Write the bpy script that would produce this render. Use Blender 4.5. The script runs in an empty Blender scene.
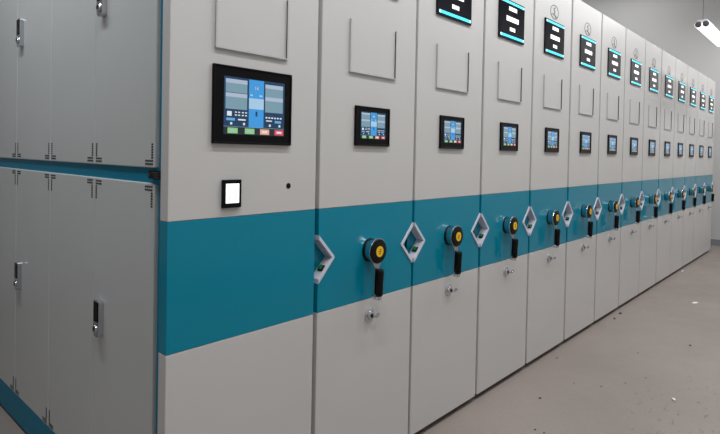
import bpy, bmesh, math, random
from mathutils import Vector, Matrix
random.seed(7)
S = bpy.context.scene
COL = S.collection
PI = math.pi

# ------------------------------------------------------------------ materials
def srgb(r, g, b):
    def f(c):
        c /= 255.0
        return c / 12.92 if c <= 0.04045 else ((c + 0.055) / 1.055) ** 2.4
    return (f(r), f(g), f(b), 1.0)

def mat(name, col, rough=0.5, metal=0.0, bump=0.0, bscale=400.0, emit=None, estr=0.0,
        coat=0.0, coat_rough=0.1, var=0.0, vscale=6.0, spec=0.5):
    m = bpy.data.materials.new(name); m.use_nodes = True
    nt = m.node_tree; b = nt.nodes['Principled BSDF']
    b.inputs['Base Color'].default_value = col
    b.inputs['Roughness'].default_value = rough
    b.inputs['Metallic'].default_value = metal
    b.inputs['Specular IOR Level'].default_value = spec
    b.inputs['Coat Weight'].default_value = coat
    b.inputs['Coat Roughness'].default_value = coat_rough
    tc = nt.nodes.new('ShaderNodeTexCoord')
    if var > 0:
        n = nt.nodes.new('ShaderNodeTexNoise'); n.inputs['Scale'].default_value = vscale
        n.inputs['Detail'].default_value = 4
        r = nt.nodes.new('ShaderNodeValToRGB')
        r.color_ramp.elements[0].position = 0.3; r.color_ramp.elements[1].position = 0.7
        r.color_ramp.elements[0].color = [c * (1 - var) for c in col[:3]] + [1]
        r.color_ramp.elements[1].color = [min(1, c * (1 + var)) for c in col[:3]] + [1]
        nt.links.new(tc.outputs['Object'], n.inputs['Vector'])
        nt.links.new(n.outputs['Fac'], r.inputs['Fac'])
        nt.links.new(r.outputs['Color'], b.inputs['Base Color'])
    if bump > 0:
        n2 = nt.nodes.new('ShaderNodeTexNoise'); n2.inputs['Scale'].default_value = bscale
        bp = nt.nodes.new('ShaderNodeBump'); bp.inputs['Strength'].default_value = bump
        bp.inputs['Distance'].default_value = 0.001
        nt.links.new(tc.outputs['Object'], n2.inputs['Vector'])
        nt.links.new(n2.outputs['Fac'], bp.inputs['Height'])
        nt.links.new(bp.outputs['Normal'], b.inputs['Normal'])
    if emit:
        b.inputs['Emission Color'].default_value = emit
        b.inputs['Emission Strength'].default_value = estr
    return m

M = {}
M['cream'] = mat('cream_powder_coat', srgb(198, 195, 192), 0.36, bump=0.12, bscale=900, var=0.012, vscale=3, spec=0.4)
M['door'] = mat('grey_cream_door_paint', srgb(192, 194, 192), 0.36, bump=0.12, bscale=900, var=0.012, vscale=3, spec=0.4)
M['teal'] = mat('teal_gloss_paint', srgb(0, 128, 153), 0.13, bump=0.06, bscale=700, var=0.02, vscale=3, spec=0.32)
M['teal_frame'] = mat('teal_frame_paint', srgb(0, 116, 146), 0.4, bump=0.08, bscale=700, spec=0.12)
M['dark'] = mat('dark_shadow_gap_steel', srgb(30, 32, 34), 0.7)
M['carcass'] = mat('grey_carcass_steel', srgb(120, 118, 112), 0.55)
M['black'] = mat('black_plastic', srgb(8, 8, 10), 0.3, spec=0.14)
M['blackmatte'] = mat('black_rubber_grip', srgb(8, 8, 9), 0.45, spec=0.2)
M['chrome'] = mat('polished_chrome', srgb(205, 207, 212), 0.14, metal=1.0)
M['satin'] = mat('satin_aluminium', srgb(206, 206, 218), 0.3)
M['rail'] = mat('label_rail_steel', srgb(190, 190, 192), 0.35, metal=0.3)
M['yellow'] = mat('yellow_sticker', srgb(243, 196, 10), 0.4)
M['sticker_mark'] = mat('brown_sticker_marks', srgb(150, 70, 15), 0.5)
M['green'] = mat('green_plastic_button', srgb(10, 105, 45), 0.25)
M['glass'] = mat('black_sign_glass', srgb(20, 20, 28), 0.08, spec=0.12)
M['cyan'] = mat('cyan_light_bar', srgb(60, 210, 235), 0.3, emit=srgb(70, 218, 240), estr=0.75)
M['cyanw'] = mat('pale_cyan_light_bar', srgb(190, 245, 250), 0.3, emit=srgb(200, 248, 255), estr=0.85)
M['white_lit'] = mat('white_lit_lettering', srgb(240, 240, 240), 0.4, emit=srgb(250, 250, 250), estr=0.9)
M['ghost'] = mat('dim_grey_print', srgb(62, 64, 74), 0.4)
M['ink'] = mat('dark_grey_ink', srgb(112, 112, 116), 0.5)
M['vent'] = mat('black_vent_slots', srgb(25, 26, 26), 0.8)
def em(name, r, g, b, s=0.85): return mat(name, srgb(r // 3, g // 3, b // 3), 0.25, emit=srgb(r, g, b), estr=s)
M['ui_bg'] = em('screen_navy', 22, 58, 92)
M['ui_mid'] = em('screen_bright_blue', 60, 155, 225)
M['ui_pale'] = em('screen_pale_blue', 168, 205, 232)
M['ui_pane'] = em('screen_grey_pane', 122, 156, 172)
M['ui_head'] = em('screen_pane_header', 172, 188, 208)
M['ui_bar'] = em('screen_dark_bar', 30, 38, 50)
M['ui_green'] = em('screen_green_button', 138, 208, 128)
M['ui_orange'] = em('screen_orange_button', 240, 172, 136)
M['ui_red'] = em('screen_red_button', 226, 84, 104)
M['ui_white'] = em('screen_white_text', 225, 235, 240)
M['ui_yel'] = em('screen_yellow_text', 226, 200, 110)
M['ui_btn'] = em('screen_blue_button', 100, 170, 225)
M['reader_lit'] = mat('lit_reader_screen', srgb(205, 205, 245), 0.3, emit=srgb(214, 214, 250), estr=0.9)
M['reader_edge'] = mat('lit_reader_edge', srgb(245, 245, 255), 0.3, emit=srgb(255, 255, 255), estr=1.1)
M['red_led'] = mat('red_mark', srgb(120, 35, 35), 0.5)
M['tube'] = mat('lit_lamp_diffuser', srgb(250, 250, 250), 0.4, emit=(1, 1, 1, 1), estr=1.3)
M['lamp_body'] = mat('white_lamp_body', srgb(235, 235, 235), 0.4)
M['cap'] = mat('dark_grey_end_cap', srgb(78, 79, 84), 0.5)
M['cable'] = mat('grey_cable', srgb(120, 116, 116), 0.6)
M['wall'] = mat('grey_painted_plaster', srgb(196, 194, 192), 0.85, bump=0.1, bscale=60, var=0.02, vscale=1.2)
M['ceil'] = mat('grey_ceiling_plaster', srgb(190, 190, 188), 0.9)
M['skirt'] = mat('blue_grey_skirting', srgb(128, 132, 138), 0.6, var=0.03)
M['crumb'] = mat('dark_crumb', srgb(28, 24, 22), 0.8)
M['scrap'] = mat('white_scrap', srgb(225, 222, 215), 0.7)

# floor: worn grey epoxy with fine speckle, soft stains, scuffs
def floor_mat():
    m = bpy.data.materials.new('worn_grey_floor'); m.use_nodes = True
    nt = m.node_tree; N = nt.nodes; L = nt.links; b = N['Principled BSDF']
    tc = N.new('ShaderNodeTexCoord')
    def noise(scale, detail=5, rough=0.6, vec=None):
        n = N.new('ShaderNodeTexNoise'); n.inputs['Scale'].default_value = scale
        n.inputs['Detail'].default_value = detail; n.inputs['Roughness'].default_value = rough
        L.new(vec or tc.outputs['Object'], n.inputs['Vector']); return n.outputs['Fac']
    def ramp(src, p0, c0, p1, c1):
        r = N.new('ShaderNodeValToRGB')
        r.color_ramp.elements[0].position = p0; r.color_ramp.elements[0].color = c0
        r.color_ramp.elements[1].position = p1; r.color_ramp.elements[1].color = c1
        L.new(src, r.inputs['Fac']); return r.outputs['Color']
    def mul(a, c, fac=1.0):
        x = N.new('ShaderNodeMix'); x.data_type = 'RGBA'; x.blend_type = 'MULTIPLY'
        x.inputs[0].default_value = fac
        L.new(a, x.inputs[6]); L.new(c, x.inputs[7]); return x.outputs[2]
    base = ramp(noise(0.9, 6), 0.3, srgb(136, 125, 118), 0.7, srgb(148, 137, 130))
    w = (1, 1, 1, 1)
    base = mul(base, ramp(noise(60, 3), 0.35, (0.93, 0.93, 0.93, 1), 0.65, w))
    # scuffs: stretched noise, only where a big mask allows
    mp = N.new('ShaderNodeMapping'); mp.inputs['Scale'].default_value = (5, 26, 1); mp.inputs['Rotation'].default_value = (0, 0, 0.5)
    L.new(tc.outputs['Object'], mp.inputs['Vector'])
    sc = ramp(noise(2.6, 6, 0.7, mp.outputs['Vector']), 0.28, (0.62, 0.60, 0.58, 1), 0.37, w)
    mk = N.new('ShaderNodeMix'); mk.data_type = 'RGBA'
    L.new(ramp(noise(1.3, 2), 0.5, (0, 0, 0, 1), 0.62, w), mk.inputs[0])
    mk.inputs[6].default_value = w; L.new(sc, mk.inputs[7])
    base = mul(base, mk.outputs[2])
    # a patch of rubbed-in smears on the open floor
    gm = N.new('ShaderNodeMapping'); gm.vector_type = 'POINT'
    gm.inputs['Location'].default_value = (-2.35 / .62, .80 / .30, 0); gm.inputs['Scale'].default_value = (1 / .62, 1 / .30, 1)
    L.new(tc.outputs['Object'], gm.inputs['Vector'])
    gr = N.new('ShaderNodeTexGradient'); gr.gradient_type = 'SPHERICAL'; L.new(gm.outputs['Vector'], gr.inputs['Vector'])
    mp2 = N.new('ShaderNodeMapping'); mp2.inputs['Scale'].default_value = (9, 24, 1); mp2.inputs['Rotation'].default_value = (0, 0, -.5)
    L.new(tc.outputs['Object'], mp2.inputs['Vector'])
    sm = ramp(noise(1.6, 5, 0.65, mp2.outputs['Vector']), 0.33, (0.58, 0.57, 0.56, 1), 0.41, w)
    mk2 = N.new('ShaderNodeMix'); mk2.data_type = 'RGBA'
    L.new(ramp(gr.outputs['Fac'], 0.0, (0, 0, 0, 1), 0.35, w), mk2.inputs[0]); mk2.inputs[6].default_value = w; L.new(sm, mk2.inputs[7])
    base = mul(base, mk2.outputs[2])
    # small dark specks
    v = N.new('ShaderNodeTexVoronoi'); v.inputs['Scale'].default_value = 9; L.new(tc.outputs['Object'], v.inputs['Vector'])
    base = mul(base, ramp(v.outputs['Distance'], 0.018, (0.5, 0.48, 0.46, 1), 0.035, w), 0.55)
    L.new(base, b.inputs['Base Color'])
    L.new(ramp(noise(3, 4), 0.3, (0.42,) * 3 + (1,), 0.7, (0.58,) * 3 + (1,)), b.inputs['Roughness'])
    b.inputs['Specular IOR Level'].default_value = 0.35
    bp = N.new('ShaderNodeBump'); bp.inputs['Strength'].default_value = 0.1; bp.inputs['Distance'].default_value = 0.002
    L.new(noise(90, 3), bp.inputs['Height']); L.new(bp.outputs['Normal'], b.inputs['Normal'])
    return m
M['floor'] = floor_mat()

# ------------------------------------------------------------------ mesh builder
class MB:
    def __init__(s): s.bm = bmesh.new(); s.mats = []
    def mi(s, m):
        if m not in s.mats: s.mats.append(m)
        return s.mats.index(m)
    def box(s, x0, x1, y0, y1, z0, z1, m, mtx=None):
        i = s.mi(m)
        v = [s.bm.verts.new(Vector(p) if mtx is None else mtx @ Vector(p)) for p in
             ((x0, y0, z0), (x1, y0, z0), (x1, y1, z0), (x0, y1, z0), (x0, y0, z1), (x1, y0, z1), (x1, y1, z1), (x0, y1, z1))]
        for q in ((0, 3, 2, 1), (4, 5, 6, 7), (0, 1, 5, 4), (1, 2, 6, 5), (2, 3, 7, 6), (3, 0, 4, 7)):
            f = s.bm.faces.new([v[k] for k in q]); f.material_index = i
        return s
    def prism(s, pts, y0, y1, m):
        """polygon in x,z extruded along y"""
        i = s.mi(m)
        a = [s.bm.verts.new((x, y0, z)) for x, z in pts]; b = [s.bm.verts.new((x, y1, z)) for x, z in pts]
        fs = [s.bm.faces.new(a), s.bm.faces.new(b[::-1])]
        n = len(pts)
        for k in range(n): fs.append(s.bm.faces.new((a[k], b[k], b[(k + 1) % n], a[(k + 1) % n])))
        for f in fs: f.material_index = i
        return s
    def lathe(s, prof, c, m, seg=40, mtx=None, axis='y'):
        """prof: list of (radius, distance along axis)"""
        i = s.mi(m); rings = []
        for r, h in prof:
            ring = []
            for k in range(seg):
                a = 2 * PI * k / seg
                p = Vector((r * math.cos(a), h, r * math.sin(a))) if axis == 'y' else \
                    Vector((r * math.cos(a), r * math.sin(a), h)) if axis == 'z' else Vector((h, r * math.cos(a), r * math.sin(a)))
                p += Vector(c)
                ring.append(s.bm.verts.new(mtx @ p if mtx else p))
            rings.append(ring)
        fs = []
        for a, b in zip(rings, rings[1:]):
            for k in range(seg): fs.append(s.bm.faces.new((a[k], a[(k + 1) % seg], b[(k + 1) % seg], b[k])))
        fs.append(s.bm.faces.new(rings[0][::-1])); fs.append(s.bm.faces.new(rings[-1]))
        for f in fs: f.material_index = i; f.smooth = True
        return s
    def tube(s, pts, r, m, seg=10):
        """round tube through points"""
        i = s.mi(m); pts = [Vector(p) for p in pts]; rings = []
        for k, p in enumerate(pts):
            d = (pts[min(k + 1, len(pts) - 1)] - pts[max(k - 1, 0)]).normalized()
            u = d.orthogonal().normalized() if k == 0 else (u - d * u.dot(d)).normalized()
            w = d.cross(u); rr = r[k] if isinstance(r, (list, tuple)) else r
            rings.append([s.bm.verts.new(p + rr * (math.cos(2 * PI * j / seg) * u + math.sin(2 * PI * j / seg) * w)) for j in range(seg)])
        fs = []
        for a, b in zip(rings, rings[1:]):
            for k in range(seg): fs.append(s.bm.faces.new((a[k], a[(k + 1) % seg], b[(k + 1) % seg], b[k])))
        fs.append(s.bm.faces.new(rings[0][::-1])); fs.append(s.bm.faces.new(rings[-1]))
        for f in fs: f.material_index = i; f.smooth = True
        return s
    def build(s, name, parent=None, bevel=0.0, seg=2):
        bmesh.ops.recalc_face_normals(s.bm, faces=s.bm.faces)
        me = bpy.data.meshes.new(name); s.bm.to_mesh(me); s.bm.free()
        for m in s.mats: me.materials.append(M[m])
        o = bpy.data.objects.new(name, me); COL.objects.link(o); o.parent = parent
        if bevel:
            md = o.modifiers.new('bevel', 'BEVEL'); md.width = bevel; md.segments = seg
            md.limit_method = 'ANGLE'; md.angle_limit = math.radians(40)
        if any(p.use_smooth for p in me.polygons):
            for e in me.edges: pass
            bm = bmesh.new(); bm.from_mesh(me)
            for e in bm.edges:
                if len(e.link_faces) == 2 and e.calc_face_angle() > math.radians(38): e.smooth = False
            bm.to_mesh(me); bm.free()
        return o

def empty(name, loc):
    o = bpy.data.objects.new(name, None); o.location = loc; o.empty_display_size = 0.1
    COL.objects.link(o); return o
def tag(o, label, cat, group=None):
    o['label'] = label; o['category'] = cat
    if group: o['group'] = group
    return o
def struct(o): o['kind'] = 'structure'; return o
def copy_tree(o, parent=None):
    c = o.copy(); COL.objects.link(c)
    if parent:
        c.parent = parent
    for ch in [x for x in KIDS.get(o.name, [])]: copy_tree(ch, c)
    return c

# ------------------------------------------------------------------ dimensions
H = 2.33; ZT = 1.058; ZB = 0.687; Z0 = 0.03; PD = 0.042      # panel levels and thickness
CZ0, CZA, CZ1 = 0.791, 0.878, 0.965; CW = 0.082              # chevron handle
XS = [0.0, 0.554, 1.133, 1.705, 2.279, 2.858, 3.434, 4.011, 4.586, 5.163, 5.732, 6.304, 6.872, 7.433, 7.997]
DEPTH = 2.72
W = 0.552

def text_mesh_into(mb, txt, size, mx, m):
    cu = bpy.data.curves.new('t', 'FONT'); cu.body = txt; cu.size = size; cu.align_x = 'CENTER'; cu.align_y = 'CENTER'
    o = bpy.data.objects.new('t', cu); COL.objects.link(o)
    dg = bpy.context.evaluated_depsgraph_get(); dg.update()
    me = bpy.data.meshes.new_from_object(o.evaluated_get(dg))
    i = mb.mi(m); n0 = len(mb.bm.faces)
    me.transform(mx); mb.bm.from_mesh(me); mb.bm.faces.ensure_lookup_table()
    for f in mb.bm.faces[n0:]: f.material_index = i
    bpy.data.objects.remove(o); bpy.data.meshes.remove(me); bpy.data.curves.remove(cu)

# ------------------------------------------------------------------ the room
XW = 8.65; YB = 3.6; YF = -2.9; XL = -3.2; ZC = 4.3
struct(MB().box(XL - .1, XW + .1, YF - .1, YB + .1, -0.1, 0, 'floor').build('floor'))
struct(MB().box(XL - .1, XW + .1, YF - .1, YB + .1, ZC, ZC + .1, 'ceil').build('ceiling'))
struct(MB().box(XW, XW + .1, YF - .1, YB + .1, 0, ZC, 'wall').build('wall_right'))
struct(MB().box(XL - .1, XL, YF - .1, YB + .1, 0, ZC, 'wall').build('wall_left'))
struct(MB().box(XL, XW, YB, YB + .1, 0, ZC, 'wall').build('wall_back'))
struct(MB().box(XL, XW, YF - .1, YF, 0, ZC, 'wall').build('wall_front'))
struct(MB().box(XW - .012, XW, YF, YB, 0, 0.092, 'skirt').build('baseboard_right'))
struct(MB().box(XL, XL + .012, YF, YB, 0, 0.092, 'skirt').build('baseboard_left'))
struct(MB().box(XL + .012, XW - .012, YB - .012, YB, 0, 0.092, 'skirt').build('baseboard_back'))
struct(MB().box(XL + .012, XW - .012, YF, YF + .012, 0, 0.092, 'skirt').build('baseboard_front'))

# ------------------------------------------------------------------ shared unit parts (local x from the panel's left edge)
def label_holder(cx, parent):
    mb = MB(); x0, x1, z0, z1 = cx - .136, cx + .138, 1.560, 1.757
    t, p, w = .0012, .0075, .0048
    # each rail: outer web standing off the panel, front lip turned inward
    mb.box(x0, x0 + t, -p, 0, z0, z1, 'rail').box(x0 + t, x0 + w, -p, -p + t, z0 + t, z1, 'rail')
    mb.box(x1 - t, x1, -p, 0, z0, z1, 'rail').box(x1 - w, x1 - t, -p, -p + t, z0 + t, z1, 'rail')
    mb.box(x0 + t, x1 - t, -p, 0, z0, z0 + t, 'rail').box(x0 + w, x1 - w, -p, -p + t, z0 + t, z0 + w, 'rail')
    mb.box(x1 - w + .0006, x1 - t, -p + t, -.0013, z0 + t, z1, 'dark')   # dark fill standing in for the shade inside the card slot
    mb.box(x0 + t, x1 - t, -.0012, 0, z0 + t, z1, 'cream')
    return mb.build('label_holder', parent)

def screen_ui(x0, x1, z0, z1, y, parent, number=None):
    """touch display, laid out in fractions u (left-right), v (top-down)"""
    mb = MB(); wd, hg = x1 - x0, z1 - z0
    n = [0]
    def r(u0, u1, v0, v1, m, lev=1):
        n[0] += 1
        yy = y - .0003 * lev - .000002 * n[0]
        mb.box(x0 + u0 * wd, x0 + u1 * wd, yy, y, z1 - v1 * hg, z1 - v0 * hg, m)
    r(0, 1, 0, 1, 'ui_bg', 0.5)
    r(.39, .635, .01, .86, 'ui_mid'); r(.39, .635, .34, .53, 'ui_pale', 2)
    r(.41, .45, .27, .30, 'ui_pale', 2); r(.56, .61, .27, .30, 'ui_pale', 2)
    for u0, u1, v in ((.025, .36, .04), (.66, .97, .06)):
        r(u0, u1, v, v + .07, 'ui_head', 2); r(u0, u1, v + .07, v + .23, 'ui_pane')
    for u0, u1, v in ((.025, .36, .28), (.66, .97, .29)):
        r(u0, u1, v, v + .07, 'ui_head', 2); r(u0, u1, v + .07, v + .28, 'ui_pane')
    r(.05, .12, .60, .68, 'ui_white', 2)
    for j, u in enumerate((.17, .22, .28, .33)):
        r(u, u + .03, .60, .62, 'ui_white', 2); r(u, u + .03, .65, .67, 'ui_white', 2)
    for u in (.67, .72, .77, .82, .87, .92): r(u, u + .03, .655, .68, 'ui_white', 2)
    r(.04, .17, .715, .76, 'ui_btn', 2); r(.22, .34, .725, .75, 'ui_white', 2)
    r(.68, .78, .715, .735, 'ui_white', 2); r(.83, .94, .715, .76, 'ui_btn', 2)
    for u in (.1, .3, .73, .9): r(u, u + .03, .79, .83, 'ui_white', 2)
    r(0, 1, .86, .868, 'ui_pane', 2); r(0, 1, .868, 1, 'ui_bar')
    for u, c in ((.06, 'ui_green'), (.33, 'ui_green'), (.58, 'ui_orange'), (.83, 'ui_red')):
        r(u, u + .155, .885, .982, c, 2); r(u + .035, u + .12, .915, .95, 'ui_white' if c != 'ui_green' else 'ui_head', 3)
    if number:
        mx = Matrix.Translation((x0 + .51 * wd, y - .0011, z1 - .16 * hg)) @ Matrix.Rotation(PI / 2, 4, 'X')
        text_mesh_into(mb, number, .075 * hg * 1.25, mx, 'ui_yel')
    else: r(.48, .54, .13, .18, 'ui_yel', 2)
    r(.50, .53, .57, .66, 'ui_bg', 2)
    return mb.build('display', parent)

def control_screen(x0, x1, z0, z1, dx0, dx1, dz0, dz1, parent, number=None):
    mb = MB()
    mb.box(x0, x1, -.007, 0, z0, z1, 'black')
    # raised bezel rim leaving a sunk glass face
    e = .006
    for a in ((x0, x1, z1 - e, z1), (x0, x1, z0, z0 + e), (x0, x0 + e, z0 + e, z1 - e), (x1 - e, x1, z0 + e, z1 - e)):
        mb.box(a[0], a[1], -.010, -.007, a[2], a[3], 'black')
    o = mb.build('control_screen', parent, bevel=.0015)
    d = screen_ui(dx0, dx1, dz0, dz1, -.0071, o, number)
    return o, [d]

def sign_window(cx, parent):
    x0, x1, z0, z1 = cx - .1465, cx + .1465, 1.887, 2.100
    w, h = x1 - x0, z1 - z0
    o = MB().box(x0, x1, -.008, 0, z0, z1, 'glass').build('sign_window', parent, bevel=.0015)
    kids = []
    for v0, v1 in ((.035, .095), (.885, .95)):
        b = MB(); b.box(x0 + .09 * w, x1 - .07 * w, -.0095, -.008, z1 - v1 * h, z1 - v0 * h, 'cyan')
        b.box(x0 + .05 * w, x0 + .09 * w, -.0095, -.008, z1 - v1 * h, z1 - v0 * h, 'cyanw')
        b.box(x1 - .07 * w, x1 - .03 * w, -.0095, -.008, z1 - v1 * h, z1 - v0 * h, 'cyanw')
        kids.append(b.build('light_bar', o))
    t = MB(); rnd = random.Random(5)
    def glyph(u0, u1, v0, v1, k=5):
        # a block character: strokes filling its cell
        X0, X1, ZA, ZBm = x0 + u0 * w, x0 + u1 * w, z1 - v1 * h, z1 - v0 * h
        dz = (ZBm - ZA); dx = X1 - X0
        for j in range(3): t.box(X0, X1, -.0088 - j * 1e-5, -.008, ZA + dz * (j * .4), ZA + dz * (j * .4 + .2), 'white_lit')
        for j in range(3):
            a = rnd.uniform(0, .75) if j == 1 else j * .4
            t.box(X0 + dx * a, X0 + dx * (a + .2), -.0089 - j * 1e-5, -.008, ZA, ZBm, 'white_lit')
    for j in range(4): glyph(.36 + j * .08, .36 + j * .08 + .07, .165, .26)
    kids.append(t.build('sign_lettering', o)); t = MB()
    for j in range(5): glyph(.27 + j * .097, .27 + j * .097 + .086, .415, .535)
    kids.append(t.build('sign_lettering', o)); t = MB()
    glyph(.41, .49, .68, .77)
    glyph(.51, .55, .68, .77); glyph(.565, .61, .68, .77)
    kids.append(t.build('sign_lettering', o))
    return o, kids

def emblem(cx, parent):
    mb = MB(); cz = 2.161; rx, rz = .059, .042; y = -.0012
    def stroke(pts, wd):
        for (ax, az), (bx, bz) in zip(pts, pts[1:]):
            d = Vector((bx - ax, 0, bz - az)); L = d.length
            if L < 1e-6: continue
            d /= L; nrm = Vector((-d.z, 0, d.x)) * wd / 2; e = d * wd * .3
            P = [Vector((ax, 0, az)) - nrm - e, Vector((bx, 0, bz)) - nrm + e, Vector((bx, 0, bz)) + nrm + e, Vector((ax, 0, az)) + nrm - e]
            mb.prism([(p.x, p.z) for p in P], y, 0, 'ink')
    ring = [(cx + rx * math.cos(2 * PI * k / 36), cz + rz * math.sin(2 * PI * k / 36)) for k in range(37)]
    stroke(ring, .0052)
    stroke([(cx + .008, cz + .026), (cx - .008, cz + .020), (cx - .006, cz + .010), (cx + .006, cz + .006), (cx + .006, cz - .004), (cx - .008, cz - .008)], .0085)
    stroke([(cx + x, cz - .014 - .018 * ((x + .012) / .05) ** 2) for x in (-.050, -.038, -.025, -.012, .002, .015, .03, .042)], .0045)
    stroke([(cx - .012, cz - .016), (cx + .010, cz - .022), (cx + .024, cz - .034)], .006)
    return mb.build('emblem', parent)

def chevron(side, parent):
    """recessed V-shaped pull at a panel edge; side -1 left edge, +1 right edge (local x 0..W)"""
    X = (lambda x: x) if side < 0 else (lambda x: W - x)
    O = [(0, CZ1), (CW - .004, CZA + .0035), (CW - .004, CZA - .0035), (0, CZ0)]
    I = [(0, CZ0 + .0175), (.064, CZA - .002), (.064, CZA + .002), (0, CZ1 - .0175)]
    mb = MB(); mb.prism([(X(x), z) for x, z in O + I], -.0045, .036, 'satin')
    o = mb.build('pull_handle', parent, bevel=.0012)
    # push button on the lower inner wall
    b = MB()
    ang = math.atan2(CZA - CZ0, CW)
    mx = Matrix.Translation((X(.030), .014, .841)) @ Matrix.Rotation(-ang if side < 0 else ang, 4, 'Y')
    b.box(-.012, .012, -.011, .011, -.001, .006, 'blackmatte', mx)
    b.box(-.009, .009, -.008, .008, .006, .011, 'green', mx)
    k = b.build('release_button', o, bevel=.0015); k['label'] = 'green button on a black base'
    return o, [k]

def crank(cx, cz, parent):
    base = MB()
    base.lathe([(.046, 0), (.046, -.005), (.044, -.006)], (cx, 0, cz), 'blackmatte')
    base.lathe([(.0425, -.006), (.0425, -.010), (.0445, -.014), (.0475, -.032), (.0495, -.036), (.0505, -.040), (.0495, -.0425)], (cx, 0, cz), 'chrome', 48)
    o = base.build('crank_wheel', parent)
    f = MB().lathe([(.0475, -.0425), (.0478, -.0435), (.046, -.046), (.030, -.049), (.022, -.050)], (cx, 0, cz), 'blackmatte', 48).build('wheel_cap', o)
    s = MB(); s.lathe([(.021, -.050), (.021, -.0515)], (cx, 0, cz), 'yellow', 32)
    for (a, b, c, d) in ((-.010, .010, -.002, .001), (-.006, .004, -.010, -.007), (-.003, .009, .006, .009), (-.001, .002, -.012, .011)):
        s.box(cx + a, cx + b, -.0518, -.0515, cz + c, cz + d, 'sticker_mark')
    s = s.build('round_sticker', o); s['label'] = 'yellow round sticker with small marks'
    # flat chrome arm hanging from the wheel rim, necked below the rim
    a = MB()
    q = -.009
    a.prism([(cx - .030, cz - .036), (cx + .030, cz - .036), (cx + .011, cz - .064), (cx + q + .008, cz - .176), (cx + q - .010, cz - .176), (cx - .014, cz - .064)], -.040, -.033, 'chrome')
    a.lathe([(.011, -.028), (.011, -.046)], (cx + q, 0, cz - .174), 'chrome', 20)
    a.box(cx + q - .008, cx + q + .010, -.062, -.036, cz - .186, cz - .172, 'chrome')
    a = a.build('crank_arm', o, bevel=.001)
    g = MB().lathe([(.010, cz - .173), (.0140, cz - .167), (.0145, cz - .12), (.0170, cz - .085), (.0170, cz - .075), (.013, cz - .069)],
                   (cx - .001, -.053, 0), 'blackmatte', 20, axis='z').build('crank_grip', o)
    g['label'] = 'black moulded grip folded down against the arm'
    return o, [f, s, a, g]

def lock(cx, cz, parent, key=True):
    o = MB().lathe([(.028, 0), (.028, -.003), (.024, -.005), (.017, -.006), (.016, -.014), (.011, -.016)], (cx, 0, cz), 'chrome', 32).build('cylinder_lock', parent)
    kids = []
    c = MB().lathe([(.008, -.016), (.008, -.017)], (cx, 0, cz), 'blackmatte', 16).build('keyhole', o); kids.append(c)
    if key:
        k = MB(); k.box(cx - .0015, cx + .0015, -.034, -.016, cz - .004, cz + .004, 'chrome')
        k.prism([(cx - .0015, cz - .003), (cx - .0015, cz + .007), (cx + .004, cz + .012), (cx + .018, cz + .013), (cx + .020, cz + .005), (cx + .006, cz - .002)], -.040, -.033, 'chrome')
        kids.append(k.build('key', o, bevel=.001))
    return o, kids

KIDS = {}
def reg(parent, o, kids=()):
    KIDS.setdefault(parent.name, []).append(o)
    if kids: KIDS[o.name] = list(kids)
    return o

def panels(t, w, left, right):
    reg(t, MB().box(0, w, 0, PD, ZT, H, 'cream').build('upper_panel', t, bevel=.0022))
    pts = [(0, ZB + .001), (w, ZB + .001)]
    if right: pts += [(w, CZ0), (w - CW + .004, CZA - .0035), (w - CW + .004, CZA + .0035), (w, CZ1)]
    pts += [(w, ZT - .001), (0, ZT - .001)]
    if left: pts += [(0, CZ1), (CW - .004, CZA + .0035), (CW - .004, CZA - .0035), (0, CZ0)]
    mb = MB().prism(pts, 0, PD, 'teal')
    if left: mb.prism([(0, CZ0), (CW, CZA), (0, CZ1)], .036, PD - .0005, 'teal')
    if right: mb.prism([(w, CZ0), (w - CW, CZA), (w, CZ1)], .036, PD - .0005, 'teal')
    b = reg(t, mb.build('band_panel', t, bevel=.0010)); b['label'] = 'teal glossy band panel'
    reg(t, MB().box(0, w, 0, PD, Z0, ZB, 'cream').build('lower_panel', t, bevel=.0022))

# ------------------------------------------------------------------ first (fixed) unit with side doors
W0 = 0.554
T0 = empty('fixed_shelving_unit', (0, 0, 0))
tag(T0, 'fixed end cabinet with grey side doors and the largest touch screen, nearest of the row', 'shelving unit', 'archive shelving units in the row')
panels(T0, W0, False, False)
fx = .027   # teal frame face
cb = MB()
cb.box(.040, .525, PD, DEPTH, .13, H - .01, 'carcass')
cb.build('carcass', T0)
fr = MB()
fr.box(fx, .040, PD, .104, .012, H - .01, 'teal_frame')
fr.box(fx, .040, .104, DEPTH, 1.154, 1.204, 'teal_frame')
fr.box(fx, .040, .104, DEPTH, 2.285, H - .01, 'teal_frame')
fr.box(fx, .040, DEPTH - .02, DEPTH, .13, H - .01, 'teal_frame')
o = fr.build('door_frame', T0, bevel=.0012); o['label'] = 'teal steel frame around the side doors'
o = MB().box(.020, .535, PD, DEPTH, .012, .13, 'teal_frame').build('plinth', T0, bevel=.002); o['label'] = 'teal plinth under the side doors'
MB().box(.05, .50, .05, DEPTH - .03, 0, .012, 'dark').build('base_runner', T0)

def vent_L(mb, y, z, sy, sz, x):
    """L of short dark slots in a door corner; sy, sz point away from the corner"""
    e = .0006
    for row in range(2):
        for k in range(4):
            a = y + sy * (.012 + k * .0125); b = a + sy * .0095
            c = z + sz * (.008 + row * .0095); d = c + sz * .0058
            mb.box(x - e, x, min(a, b), max(a, b), min(c, d), max(c, d), 'vent')
    for k in range(6):
        a = y + sy * .011; b = a + sy * .011
        c = z + sz * (.0275 + k * .0078); d = c + sz * .0052
        mb.box(x - e, x, min(a, b), max(a, b), min(c, d), max(c, d), 'vent')

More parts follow.
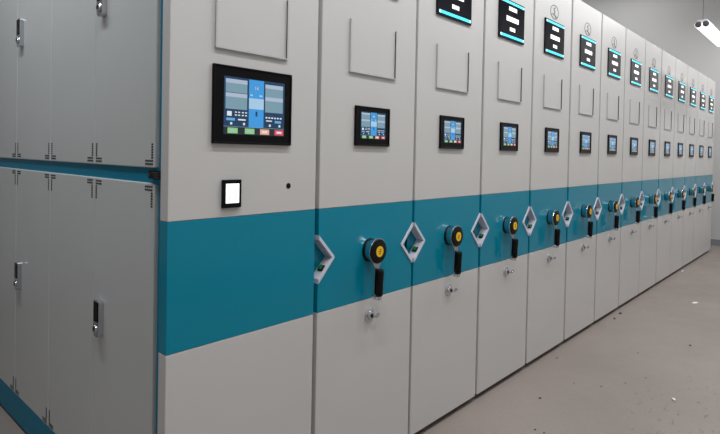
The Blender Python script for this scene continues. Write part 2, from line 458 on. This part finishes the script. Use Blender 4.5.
def door_handle(y, z0, parent):
    zc = z0 + .0615
    mb = MB(); hw = .021; hh = .0615; x1 = .0
    pts = []
    def outline(w, h, bot):     # rounded bottom, squarer top; returns (y,z)
        P = [(-w, h - .004), (-w + .004, h), (w - .004, h), (w, h - .004)]
        for k in range(9):
            a = -PI * k / 8
            P.append((w * math.cos(a), -h + bot + bot * math.sin(a)))
        return P
    def ex(P, xa, xb, m):
        i = mb.mi(m)
        A = [mb.bm.verts.new((xa, y + p[0], zc + p[1])) for p in P]; B = [mb.bm.verts.new((xb, y + p[0], zc + p[1])) for p in P]
        fs = [mb.bm.faces.new(A), mb.bm.faces.new(B[::-1])]
        for k in range(len(P)): fs.append(mb.bm.faces.new((A[k], B[k], B[(k + 1) % len(P)], A[(k + 1) % len(P)])))
        for f in fs: f.material_index = i
    ex(outline(hw, hh, .014), .003, .020, 'chrome')
    o = mb.build('handle', parent, bevel=.003, seg=3); o['label'] = 'chrome latch with black grip plate and round lock'
    m2 = mb = MB()
    mb.box(.0008, .004, y - hw + .005, y + hw - .005, zc - .008, zc + hh - .004, 'black')
    mb.lathe([(.014, .003), (.013, -.003), (.010, -.004)], (0, y, zc - .032), 'chrome', 24, axis='x')
    mb.lathe([(.0075, -.004), (.0070, -.0045)], (0, y, zc - .032), 'black', 20, axis='x')
    me = mb.bm
    # merge these into the same handle mesh
    bmesh.ops.recalc_face_normals(me, faces=me.faces)
    tmp = bpy.data.meshes.new('t'); me.to_mesh(tmp); me.free()
    base = bmesh.new(); base.from_mesh(o.data); n0 = len(base.faces)
    base.from_mesh(tmp); base.faces.ensure_lookup_table()
    off = len(o.data.materials)
    for f in base.faces[n0:]: f.material_index += off
    base.to_mesh(o.data); base.free(); bpy.data.meshes.remove(tmp)
    for m in m2.mats: o.data.materials.append(M[m])
    return o

YD, WDR = .1138, .4314
for k in range(6):
    ya, yb = YD + k * WDR + .001, YD + (k + 1) * WDR - .001
    for z0, z1, hz in ((.134, 1.158, .622), (1.2035, 2.282, 1.697)):
        mb = MB().box(.020, .039, ya, yb, z0, z1, 'door')
        d = mb.build('side_door', T0, bevel=.003, seg=3)
        for yy, sy in ((ya, 1), (yb, -1)):
            for zz, sz in ((z0, 1), (z1, -1)):
                v = MB(); vent_L(v, yy, zz, sy, sz, .020); v.build('vent_slots', d)
        if k % 2 == 0: door_handle(yb - .067, hz, d)
c = MB().box(.014, .027, .070, .142, 1.172, 1.196, 'black')
for j in range(3): c.box(.0134, .014, .082, .122 - .008 * j, 1.189 - j * .006, 1.191 - j * .006, 'ghost')
c.box(.0134, .014, .132, .136, 1.180, 1.190, 'red_led')
o = c.build('rail_control_box', T0, bevel=.001); o['label'] = 'small black control strip with a red mark on the teal rail'
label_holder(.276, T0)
control_screen(.133, .431, 1.279, 1.513, .170, .401, 1.308, 1.481, T0, '14')
sign_window(.279, T0); emblem(.279, T0)
r = MB().box(.170, .237, -.009, 0, 1.086, 1.171, 'black').build('card_reader', T0, bevel=.002)
q = MB().box(.1807, .2276, -.0094, -.009, 1.1005, 1.1591, 'reader_edge').box(.1855, .2235, -.0098, -.009, 1.106, 1.155, 'reader_lit').build('reader_screen', r)
MB().lathe([(.0095, 0), (.0095, -.001), (.0070, -.0012)], (.430, 0, 1.145), 'blackmatte', 24).build('cable_hole', T0)

# ------------------------------------------------------------------ mobile units
T1 = empty('mobile_shelving_unit', (0, 0, 0))
panels(T1, W, True, True)
reg(T1, MB().box(.022, W - .022, PD, DEPTH, .045, H - .01, 'carcass').build('carcass', T1))
reg(T1, MB().box(.012, W - .012, .030, DEPTH - .02, .004, .045, 'dark').build('base_runner', T1))
ctr = .275
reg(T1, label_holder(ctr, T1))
reg(T1, *control_screen(ctr - .101, ctr + .101, 1.287, 1.4385, ctr - .072, ctr + .075, 1.3145, 1.418, T1))
reg(T1, *sign_window(ctr, T1))
reg(T1, emblem(ctr, T1))
reg(T1, *crank(ctr + .004, .880, T1))
reg(T1, *lock(ctr + .006, .622, T1))
reg(T1, *chevron(-1, T1))
RIGHT = reg(T1, *chevron(1, T1))

places = ['second', 'third', 'fourth', 'fifth', 'sixth', 'seventh', 'eighth', 'ninth', 'tenth', 'eleventh', 'twelfth', 'thirteenth']
extra = {1: 'beside the large-screen cabinet', 2: 'dark sign cut by the top edge', 3: 'dark sign touching the top edge',
         4: 'nearest with a round emblem showing'}
for k in range(1, 14):
    T = T1 if k == 1 else copy_tree(T1)
    x = .573 if k == 1 else XS[k] + .0072
    T.location = (x, 0, 0)
    if k == 13:
        lab = 'cream and teal mobile cabinet with a crank, farthest of the row, beside the end wall'
    else:
        lab = 'cream and teal mobile cabinet with a crank, %s from the near end of the row' % places[k - 1]
        if k in extra: lab = 'cream and teal cabinet, %s in the row, %s' % (places[k - 1], extra[k])
    tag(T, lab, 'shelving unit', 'archive shelving units in the row')

# ------------------------------------------------------------------ hanging twin-tube lamp over the aisle
FY, FZ = -.335, 2.53
def lamp(x0, label, L=1.13):
    t = empty('hanging_tube_lamp', (x0, FY, FZ)); tag(t, label, 'lamp')
    b = MB().box(.006, L - .006, -.042, .042, .008, .036, 'lamp_body').build('lamp_housing', t, bevel=.004)
    for s in (-1, 1):
        MB().lathe([(.030, .010), (.030, L - .010)], (0, s * .032, -.006), 'tube', 24, axis='x').build('light_tube', t)
        for a, c in ((0, .010), (L - .010, L)):
            MB().lathe([(.025, a), (.028, a + .002), (.028, c - .002), (.025, c)], (0, s * .030, -.006), 'cap', 24, axis='x').build('end_cap', t)
    for xx in (.045, L - .10): MB().tube([(xx, 0, .035), (xx, 0, ZC - FZ)], .0045, 'cable', 8).build('hanging_cable', t)
    return t
lamp(5.12, 'glowing white twin-tube lamp hanging on thin cables above the far end of the row')

def area(loc, sx, sy, power, rot=(0, 0, 0), col=(1, 1, 1)):
    l = bpy.data.lights.new('unseen_area_light', 'AREA'); l.shape = 'RECTANGLE'; l.size = sx; l.size_y = sy; l.energy = power; l.color = col
    o = bpy.data.objects.new('unseen_area_light', l); o.location = loc; o.rotation_euler = rot; COL.objects.link(o); return o
P = 22
LC = (.95, .975, 1)
for x in (-.6, 2.2, 5.7, 8.0):
    area((x, -1.9, 3.75), 1.25, .15, P * .85, col=LC)
for x in (-.2, 1.5, 3.4, 5.68, 7.7):
    area((x, -.80, 3.35), 1.25, .1, P * 1.22, col=LC)
area((-.5, .9, 2.95), .12, 1.6, P * 1.2, col=(.87, .93, 1))
for x, y in ((7.3, 1.2), (7.3, 2.6), (3.5, 1.6)):  # unseen lights added over the racks to brighten the end wall
    area((x, y, 4.15), 1.25, .3, P * 1.05, col=LC)

# ------------------------------------------------------------------ litter on the floor
def blob(name, x, y, r, m, flat=.5, seed=0):
    rnd = random.Random(seed); bm = bmesh.new(); bmesh.ops.create_icosphere(bm, subdivisions=2, radius=r)
    sx = rnd.uniform(.7, 1.5)
    for v in bm.verts:
        f = 1 + rnd.uniform(-.25, .25); v.co = Vector((v.co.x * f * sx, v.co.y * f, v.co.z * f * flat))
    zmin = min(v.co.z for v in bm.verts)
    for v in bm.verts: v.co.z -= zmin
    me = bpy.data.meshes.new(name); bm.to_mesh(me); bm.free(); me.materials.append(M[m])
    for p in me.polygons: p.use_smooth = True
    o = bpy.data.objects.new(name, me); o.location = (x, y, 0.0); o.rotation_euler = (0, 0, rnd.uniform(0, 3)); COL.objects.link(o); return o
DC = 'tiny dark crumb lying on the grey floor in front of the cabinets'
for j, (x, y, r) in enumerate([(2.583, -.061, .006), (3.052, -.403, .006), (2.648, -.551, .005), (2.346, -.406, .006),
                               (2.488, -.489, .005), (2.274, -.284, .004), (1.638, -.345, .006), (1.641, -.386, .006)]):
    tag(blob('floor_crumb', x, y, r * .65, 'crumb', .5, j), DC, 'crumb', 'tiny dark crumbs on the floor')
tag(blob('floor_crumb', 3.900, -.045, .010, 'crumb', .6, 31), 'black pellet on the floor by the cabinets, the larger and farther of a pair', 'crumb')
tag(blob('floor_crumb', 3.718, -.056, .008, 'crumb', .6, 32), 'black pellet on the floor by the cabinets, the smaller and nearer of a pair', 'crumb')
tag(blob('floor_crumb', 3.457, -.620, .007, 'crumb', .5, 33), 'single dark crumb out on the open floor toward the right edge, away from the cabinets', 'crumb')
tag(blob('floor_crumb', 1.968, -.223, .006, 'crumb', .4, 34), 'dark elongated chip on the floor near the bottom, in front of the fourth cabinet', 'crumb')

def scrap(x, y, w, h, rot, label, seed):
    rnd = random.Random(seed); bm = bmesh.new(); n = 7
    top = []
    for k in range(n):
        a = -w / 2 + w * k / (n - 1)
        top.append([a + rnd.uniform(-.002, .002), h * .5 * (1 - abs(a / w) * 1.2) + rnd.uniform(-.003, .003), rnd.uniform(.001, .010)])
    A = [bm.verts.new(p) for p in top]; B = [bm.verts.new((p[0] + .003, -p[1] * .8, max(.001, p[2] * .5))) for p in top]
    for k in range(n - 1): bm.faces.new((A[k], A[k + 1], B[k + 1], B[k]))
    me = bpy.data.meshes.new('paper_scrap'); bm.to_mesh(me); bm.free(); me.materials.append(M['scrap'])
    o = bpy.data.objects.new('paper_scrap', me); o.location = (x, y, 0); o.rotation_euler = (0, 0, rot); COL.objects.link(o)
    md = o.modifiers.new('thickness', 'SOLIDIFY'); md.thickness = .001
    return tag(o, label, 'scrap')
scrap(4.729, -.415, .060, .034, -.5, 'white torn paper scrap on the open floor toward the end wall', 3)
scrap(2.446, -.739, .028, .020, .4, 'small crumpled white scrap on the floor near the lower right corner', 4)
scrap(6.166, -.03, .05, .022, 0, 'white scrap on the floor close against the far cabinets', 5)

# ------------------------------------------------------------------ world, camera, colour
wd = bpy.data.worlds.new('room_world'); S.world = wd; wd.use_nodes = True
wd.node_tree.nodes['Background'].inputs[0].default_value = (.8, .85, .9, 1)
wd.node_tree.nodes['Background'].inputs[1].default_value = .2
yaw, pit, roll, F = 0.7370594, -0.0164660, 0.0192040, 538.9595
f = Vector((math.cos(pit) * math.cos(yaw), math.cos(pit) * math.sin(yaw), math.sin(pit)))
rt = Vector((math.sin(yaw), -math.cos(yaw), 0)); up = rt.cross(f)
r2 = math.cos(roll) * rt + math.sin(roll) * up; u2 = -math.sin(roll) * rt + math.cos(roll) * up
cam = bpy.data.cameras.new('camera'); co = bpy.data.objects.new('camera', cam); COL.objects.link(co)
cam.sensor_width = 36; cam.sensor_fit = 'HORIZONTAL'; cam.lens = F / 720 * 36; cam.shift_y = -54.9054 / 720
cam.clip_start = .02
mw = Matrix((r2, u2, -f)).transposed().to_4x4(); mw.translation = Vector((-.741854, -1.384635, 1.258320))
co.matrix_world = mw; S.camera = co
S.view_settings.view_transform = 'Standard'; S.view_settings.look = 'None'
S.view_settings.exposure = 0.0; S.view_settings.gamma = 1.0; S.view_settings.use_curve_mapping = False
